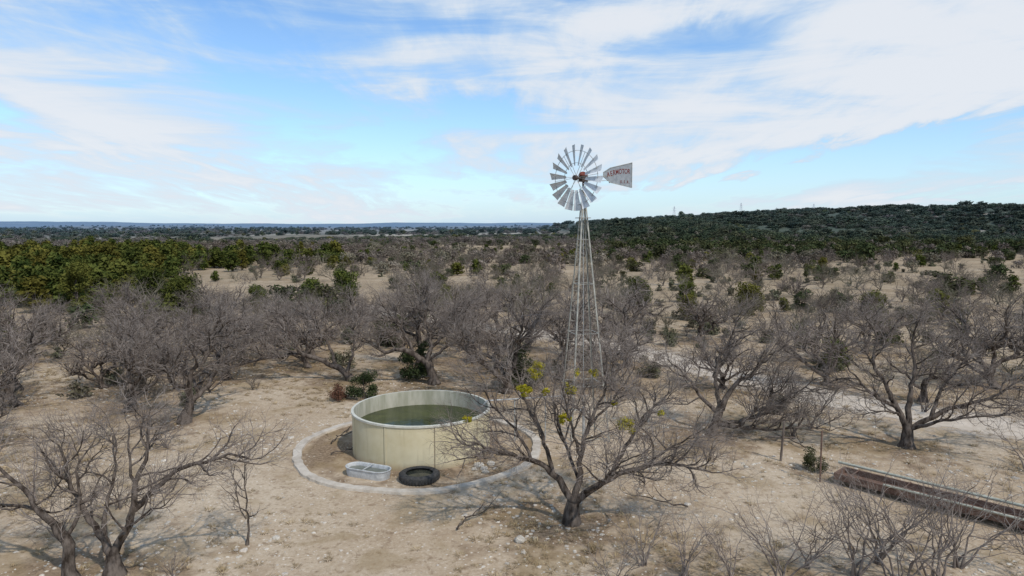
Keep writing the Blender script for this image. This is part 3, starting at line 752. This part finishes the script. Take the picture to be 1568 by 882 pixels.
RUB = simple('rubber', (.03, .03, .03), (.075, .07, .065), 10, .8, bump=.3)
ty = MB(); pf = [(.40, .03), (.52, .0), (.60, .03), (.64, .10), (.64, .24), (.60, .31), (.52, .335), (.45, .33), (.43, .29), (.52, .26), (.55, .17), (.5, .06), (.40, .05)]
ty.lathe(pf, 48, 0)
for i_ in range(40):
    R3 = Matrix.Rotation(i_ / 40 * 2 * math.pi, 3, 'Z'); ty.box(R3 @ Vector((.643, 0, .17)), (.02, .05, .2), 0, R3)
tyo = ty.obj('tire_trough', (RUB,), smooth=True); tyo.location = (-3.05, 21.82, 0); tyo.scale = (1.03, 1, .8)
w = MB(); w.face([(.535 * math.cos(i / 32 * 6.283), .535 * math.sin(i / 32 * 6.283), .2) for i in range(32)], 0)
w.obj('water', (simple('dark_water', (.03, .034, .028), (.06, .06, .045), 3, .08),), tyo)

for i_, (x, y, s_) in enumerate([(-1.15, 23.0, .16), (-.95, 22.75, .12), (-.75, 23.2, .14), (-1.3, 22.7, .09), (-.6, 22.8, .08), (.2, 17.4, .14), (-.9, 22.45, .1)]):
    o = bpy.data.objects.new('rock', stones[i_ % 4]); o.location = (x, y, s_ * .3); o.scale = (s_ * 1.2, s_, s_ * 1.2); o.rotation_euler = (0, 0, i_); link(o)

# ================================================================== WINDMILL
STEEL = simple('tower_steel', (.25, .245, .22), (.44, .42, .36), 5, .55, .2)
BLADE = simple('blade_steel', (.44, .46, .47), (.68, .69, .69), 4, .5, .15)
REDP = simple('red_paint', (.13, .035, .025), (.2, .055, .04), 6, .7)
LET = simple('faded_letter_paint', (.13, .025, .022), (.19, .045, .04), 6, .7)
DARK = simple('cast_iron', (.05, .04, .036), (.12, .085, .07), 8, .7, .3)
VANE = simple('vane_sheet', (.22, .235, .25), (.33, .345, .36), 5, .6, .1)
wm = bpy.data.objects.new('windmill', None); wm.location = (2.72, 26.3, 0); link(wm)
tw = MB(); HT = 9.55; yaw = rad(14); hb = .80; ht = .06; leanx = -.09
def corner(k, z):
    f = z / HT; h_ = hb + (ht - hb) * f
    sx2, sy2 = ((-1, -1), (1, -1), (1, 1), (-1, 1))[k]
    x = sx2 * h_; y = sy2 * h_
    return Vector((x * math.cos(yaw) - y * math.sin(yaw) + .10 + leanx * f, x * math.sin(yaw) + y * math.cos(yaw), z))
for k in range(4):
    a_, c_ = corner(k, -.05), corner(k, HT)
    inn = (Vector((-a_.x + .1, -a_.y, 0))).normalized()
    per = Vector((-inn.y, inn.x, 0))
    for sgn in (-1, 1):
        fl = (inn * .7 + per * sgn * .7).normalized() * .026
        tw.face([a_, a_ + fl * 2, c_ + fl * 2, c_], 0); tw.face([a_ + inn * .006, c_ + inn * .006, c_ + fl * 2 + inn * .006, a_ + fl * 2 + inn * .006], 0)
lev = [.15, 2.2, 4.2, 6.1, 7.8, 9.1]
for z in lev:
    for k in range(4): tw.bar(corner(k, z), corner((k + 1) % 4, z), .03, .015, 0)
for z0, z1 in zip(lev[:-1], lev[1:]):
    for k in range(4):
        tw.bar(corner(k, z0), corner((k + 1) % 4, z1), .005, .005, 0); tw.bar(corner((k + 1) % 4, z0), corner(k, z1), .005, .005, 0)
z = .6
while z < 8.6:
    a_ = corner(3, z); tw.bar(a_, a_ + Vector((.22, 0, 0)), .012, .012, 0); z += .4
tw.obj('tower', (STEEL,), wm)
pf_ = MB()
pf_.bar((.1, 0, 0), (0, 0, 9.6), .025, mat=0, n=8); pf_.bar((.1, 0, -.05), (.1, 0, 1.2), .11, mat=0, n=10)
pf_.bar((.1, 0, 1.1), (-.6, -.15, 1.15), .05, mat=0, n=8)
pf_.obj('pump_rod', (PIPE,), wm)
pl = MB()
for k in range(-2, 3):
    pl.box((0, k * .12, 8.62), (.55, .08, .025), 0)
pl.obj('platform', (simple('weathered_wood', (.2, .18, .15), (.35, .32, .28), 8, .9),), wm)
head = bpy.data.objects.new('head', None); head.location = (0, 0, 10.12); head.rotation_euler = (0, 0, rad(46)); link(head, wm)
hd = MB()
hd.bar((0, 0, -.75), (0, 0, -.1), .09, mat=0, n=10)
hd.box((0, 0, -.02), (.36, .2, .22), 0); hd.bar((-.5, 0, 0), (-.1, 0, 0), .1, mat=0, n=12)
hd.bar((-.56, 0, 0), (-.42, 0, 0), .2, mat=0, n=14)
hd.obj('gearbox', (DARK,), head, bevel=.02)
hc = MB(); hc.M = Matrix.Translation((-.02, 0, .1))
hc.lathe([(.16, 0), (.16, .04), (.13, .10), (.08, .14), (.01, .16)], 20, 0, 1.3, .8)
hc.obj('helmet', (REDP,), head, smooth=True)
wh = MB(); WX = -.48
for i_ in range(18):
    th = 2 * math.pi * (i_ + .25) / 18
    er = Vector((0, math.cos(th), math.sin(th))); et = Vector((0, -math.sin(th), math.cos(th))); ex = Vector((1, 0, 0))
    pit = rad(-30)
    grid = []
    for (r_, w_) in ((.46, .055), (.72, .085), (.97, .118), (1.24, .150)):
        row = []
        for s_ in (-1, -.5, 0, .5, 1):
            camb = .018 * (1 - s_ * s_)
            row.append(Vector((WX, 0, 0)) + er * r_ + (et * math.cos(pit) + ex * math.sin(pit)) * s_ * w_ + (ex * math.cos(pit) - et * math.sin(pit)) * camb)
        grid.append(row)
    for a_ in range(3):
        for c_ in range(4):
            wh.face([grid[a_][c_], grid[a_][c_ + 1], grid[a_ + 1][c_ + 1], grid[a_ + 1][c_]], 0)
for rr_, w_ in ((.56, .014), (1.02, .014)):
    for i_ in range(54):
        a0_, a1_ = 2 * math.pi * i_ / 54, 2 * math.pi * (i_ + 1) / 54
        wh.bar((WX + .03, rr_ * math.cos(a0_), rr_ * math.sin(a0_)), (WX + .03, rr_ * math.cos(a1_), rr_ * math.sin(a1_)), w_, w_, 1)
for i_ in range(6):
    for s_ in (-.07, .07):
        th = 2 * math.pi * i_ / 6 + s_ * 1.4
        wh.bar((WX + (s_ > 0) * .1, .08 * math.cos(th), .08 * math.sin(th)), (WX + .03, 1.04 * math.cos(th), 1.04 * math.sin(th)), .012, .012, 1)
wh.obj('wheel', (BLADE, STEEL), head)
tb = MB()
tb.bar((.1, 0, .05), (1.95, .0, .2), .03, mat=0); tb.bar((.1, 0, -.08), (1.95, .0, -.0), .02, mat=0)
tb.bar((1.7, .02, -.1), (1.7, .02, .44), .025, mat=0); tb.bar((2.9, .02, -.2), (2.9, .02, .65), .025, mat=0)
tb.obj('tail_boom', (STEEL,), head)
vn_ = MB(); poly = [(1.25, .12), (1.25, .30), (1.7, .50), (3.22, .80), (3.22, -.23), (1.7, -.08)]
vn_.face([(x, -.012, z) for x, z in poly], 0); vn_.face([(x, .0, z) for x, z in poly][::-1], 0)
for i_ in range(6):
    (x, z), (x2, z2) = poly[i_], poly[(i_ + 1) % 6]; vn_.face([(x, -.012, z), (x, 0, z), (x2, 0, z2), (x2, -.012, z2)], 0)
    vn_.bar((x, -.02, z), (x2, -.02, z2), .018, mat=1)
vn_.obj('vane', (VANE, STEEL), head)
def letters(txt, size, x0, z0, rot, name, arc=0):
    x = x0; n_ = len(txt)
    for i_, ch in enumerate(txt):
        cu = bpy.data.curves.new(name, 'FONT'); cu.body = ch; cu.size = size; cu.extrude = .002; cu.offset = .003; cu.materials.append(LET); cu.align_x = 'CENTER'
        o = bpy.data.objects.new('%s_%d' % (name, i_ + 1), cu); f = i_ / max(1, n_ - 1)
        z = z0 + arc * math.sin(f * math.pi) + rot * (x - x0)
        o.location = (x, -.016, z); o.rotation_euler = (rad(90), -math.atan(rot + arc * math.pi * math.cos(f * math.pi) / 1.5), 0)
        link(o, head); x += size * (.70 if ch != 'M' else .80)
letters('AERMOTOR', .28, 1.6, .14, .14, 'vane_letter', .05)
letters('U.S.A.', .17, 2.45, -.07, .02, 'vane_small_letter')
lp = MB()
lp.bar((1.95, 26.1, 1.72), (-.95, 25.6, 1.66), .05, mat=0, n=8); lp.bar((-.95, 25.6, 1.66), (-1.15, 25.55, 1.45), .05, mat=0, n=8)
lp.bar((2.2, 26.15, 1.1), (1.95, 26.1, 1.72), .05, mat=0, n=8)
for x, y in ((1.3, 26.0), (.1, 25.78)):
    lp.bar((x, y, 0), (x, y, 1.68), .05, mat=0, n=8)
lp.obj('lead_pipe', (PIPE,))

# ================================================================== FENCE POSTS, FEED BUNK
RUST = simple('rusty_steel', (.1, .06, .045), (.22, .14, .105), 6, .85, .1, bump=.3)
WOODD = simple('post_wood', (.1, .075, .06), (.22, .18, .15), 8, .95, bump=.5, stretch=(1, 1, .2))
for (x, y, h_, tilt) in [(9.55, 23.6, 1.45, 2), (10.05, 21.6, 1.7, -1)]:
    p_ = MB(); p_.bar((0, 0, -.05), (.02, 0, h_), .09 if h_ < 1.5 else .06, mat=0, n=10, r2=.075 if h_ < 1.5 else .055)
    if h_ < 1.5: p_.bar((-.45, 0, .82), (.42, .02, .9), .05, mat=0, n=8)
    o = p_.obj('fence_post', (WOODD if h_ < 1.5 else RUST,)); o.location = (x, y, 0); o.rotation_euler = (0, rad(tilt), rad(-25))
fb = bpy.data.objects.new('cattle_feed_bunk', None); fb.location = (10.7, 21.7, 0); fb.rotation_euler = (0, 0, math.atan2(-3.7, 3.5)); link(fb)
f_ = MB()
Lb = 9.0
f_.box((Lb / 2, -.40, .28), (Lb, .05, .22), 0); f_.box((Lb / 2, .40, .28), (Lb, .05, .22), 0); f_.box((Lb / 2, 0, .18), (Lb, .76, .03), 0)
f_.box((.03, 0, .29), (.05, .74, .2), 0); f_.box((Lb - .03, 0, .29), (.05, .74, .2), 0)
x = .5
while x < Lb:
    for s_ in (-.34, .34): f_.bar((x, s_, -.03), (x, s_, .2), .06, mat=0)
    f_.bar((x, -.42, .405), (x, .42, .405), .03, mat=0); x += 1.5
f_.obj('bunk', (RUST,), fb, bevel=.008)
f_ = MB(); f_.bar((-.2, .47, .47), (Lb + .2, .47, .52), .09, mat=0, n=10); f_.bar((1.5, -.5, .43), (Lb + .2, -.5, .46), .07, mat=0, n=10)
f_.obj('pipe_rail', (simple('painted_pipe', (.3, .31, .25), (.46, .46, .38), 5, .6),), fb, smooth=True)

fb_ = tree_mesh('deadfall', 71, [([(0, 0, .06), (.6, .1, .12), (1.2, -.05, .1), (1.9, .1, .2)], .03, .01, .2)], [4, 3], .9, scale=.5)
for (x, y, a_) in [(6.8, 25.2, .3), (11.2, 24.6, 2), (-6.9, 25.4, 1.2), (-6.6, 24.2, .2), (5.2, 19.5, 2.7), (-1.5, 18, 1)]:
    o = bpy.data.objects.new('fallen_branch', fb_); o.location = (x, y, 0); o.rotation_euler = (0, 0, a_); link(o)

TT = simple('pylon_steel', (.5, .52, .55), (.6, .62, .65), 3, .6)
for (x, y) in [(230, 690), (303, 690), (163, 690)]:
    p_ = MB(); H = 13
    for sx2, sy2 in ((-1, -1), (1, -1), (1, 1), (-1, 1)): p_.bar((sx2 * 1.4, sy2 * 1.4, 0), (sx2 * .25, sy2 * .25, H), .16)
    for z in range(1, 12, 2):
        q_ = 1.4 - 1.15 * z / H; q2 = 1.4 - 1.15 * (z + 2) / H
        p_.bar((-q_, -q_, z), (q2, -q2, z + 2), .1); p_.bar((q_, -q_, z), (-q2, -q2, z + 2), .1)
    for z in (9, 11): p_.bar((-2.6, 0, z), (2.6, 0, z), .16)
    o = p_.obj('transmission_tower', (TT,)); o.location = (x, y, hz1(x, y)); o.rotation_euler = (0, 0, .3)

# ================================================================== SKY
wd = bpy.data.worlds.new('World'); scene.world = wd; wd.use_nodes = True
t = NT(wd.node_tree); t.n.clear()
out = t.node('ShaderNodeOutputWorld'); sky = t.node('ShaderNodeTexSky'); sky.sky_type = 'NISHITA'; sky.sun_disc = False
sky.sun_elevation = SUN_EL; sky.sun_rotation = SUN_AZ; sky.air_density = 1.0; sky.dust_density = .3; sky.ozone_density = 2.0
bg = t.node('ShaderNodeBackground'); bg.inputs[1].default_value = .15
t.l.new(t.mix(1.0, sky.outputs[0], (.86, 1.03, 1.18), 'MULTIPLY'), bg.inputs[0])
tc = t.node('ShaderNodeTexCoord'); gen = tc.outputs['Generated']
sp = t.node('ShaderNodeSeparateXYZ'); t.l.new(gen, sp.inputs[0]); dx, dy, dz = sp.outputs
azn = t.math('ARCTAN2', dx, dy); el = t.math('ARCSINE', dz)
zz = t.math('ADD', t.math('MAXIMUM', dz, 0), .12)
cv = t.node('ShaderNodeCombineXYZ'); t.l.new(t.math('DIVIDE', dx, zz), cv.inputs[0]); t.l.new(t.math('DIVIDE', dy, zz), cv.inputs[1])
p1 = t.scale(cv.outputs[0], (1.0, .42, 1)); p2 = t.scale(cv.outputs[0], (2.6, .8, 1))
c3 = t.node('ShaderNodeCombineXYZ'); t.l.new(azn, c3.inputs[0]); t.l.new(el, c3.inputs[1])
m3 = t.node('ShaderNodeMapping'); t.l.new(c3.outputs[0], m3.inputs[0]); m3.inputs['Rotation'].default_value = (0, 0, rad(6)); m3.inputs['Scale'].default_value = (2.2, 13, 1)
nz1 = t.noise(p1, 1.0, 4, .55, .4); nz2 = t.noise(p2, 1.6, 6, .62, .6); nz3 = t.noise(m3.outputs[0], 1.3, 6, .6, .5)
d = t.math('ADD', t.math('MULTIPLY', t.math('SUBTRACT', nz1, .5), .9), t.math('MULTIPLY', t.math('SUBTRACT', nz2, .5), .9))
d = t.math('ADD', d, t.math('MULTIPLY', t.math('SUBTRACT', nz3, .5), 2.5))
d = t.math('ADD', d, .55)
wa = t.math('ADD', azn, t.math('MULTIPLY', t.math('SUBTRACT', nz1, .5), .25)); we = t.math('ADD', el, t.math('MULTIPLY', t.math('SUBTRACT', nz2, .5), .07))
def gauss(a0, e0, sa, se, w, slope=0.0):
    global d
    x = t.math('SUBTRACT', wa, a0); y = t.math('SUBTRACT', t.math('SUBTRACT', we, e0), t.math('MULTIPLY', x, slope))
    x = t.math('DIVIDE', x, sa); y = t.math('DIVIDE', y, se)
    q = t.math('ADD', t.math('MULTIPLY', x, x), t.math('MULTIPLY', y, y))
    d = t.math('ADD', d, t.math('MULTIPLY', t.math('EXPONENT', t.math('MULTIPLY', q, -1)), w))
gauss(.46, .22, .28, .11, .75)
gauss(.14, .30, .12, .06, .3, .3)
gauss(.22, .11, .2, .05, .5)
gauss(-.52, .135, .28, .04, .55, -.25)
gauss(-.62, .28, .12, .05, .25)
gauss(-.12, .20, .2, .025, .2, -.1)
gauss(-.03, .165, .07, .022, -.8, -.1)
gauss(-.40, .22, .26, .06, -.4, -.3)
gauss(.26, .25, .07, .03, -.6)
gauss(.50, .095, .28, .016, -.9, .2)
gauss(.55, .045, .25, .02, .3, .1)
cl = t.ramp(d, .08, .98)
cl = t.math('MULTIPLY', cl, .96)
hb_ = t.math('EXPONENT', t.math('MULTIPLY', t.math('ABSOLUTE', el), -14))
cl = t.math('MAXIMUM', cl, t.math('MULTIPLY', hb_, .85))
cb = t.node('ShaderNodeBackground')
t.l.new(t.mix(t.ramp(d, .35, 1.2), (.58, .76, .96), (.88, .92, .98)), cb.inputs[0]); cb.inputs[1].default_value = .9
mx = t.node('ShaderNodeMixShader'); t.l.new(cl, mx.inputs[0]); t.l.new(bg.outputs[0], mx.inputs[1]); t.l.new(cb.outputs[0], mx.inputs[2])
t.l.new(mx.outputs[0], out.inputs[0])

# ================================================================== SUN + CAMERA
sl = bpy.data.lights.new('sun', 'SUN'); sl.energy = 2.8; sl.angle = rad(1.2); sl.color = (1, .94, .85)
so = bpy.data.objects.new('sun', sl); link(so)
sd = Vector((math.sin(SUN_AZ) * math.cos(SUN_EL), math.cos(SUN_AZ) * math.cos(SUN_EL), math.sin(SUN_EL)))
so.rotation_euler = sd.to_track_quat('Z', 'Y').to_euler(); so.location = (20, -10, 30)
cd = bpy.data.cameras.new('camera'); cd.lens = 24; cd.sensor_width = 36; cd.clip_end = 20000
co = bpy.data.objects.new('camera', cd); link(co); co.location = (0, 0, 8.34); co.rotation_euler = (rad(90 - 5.25), 0, 0)
scene.camera = co
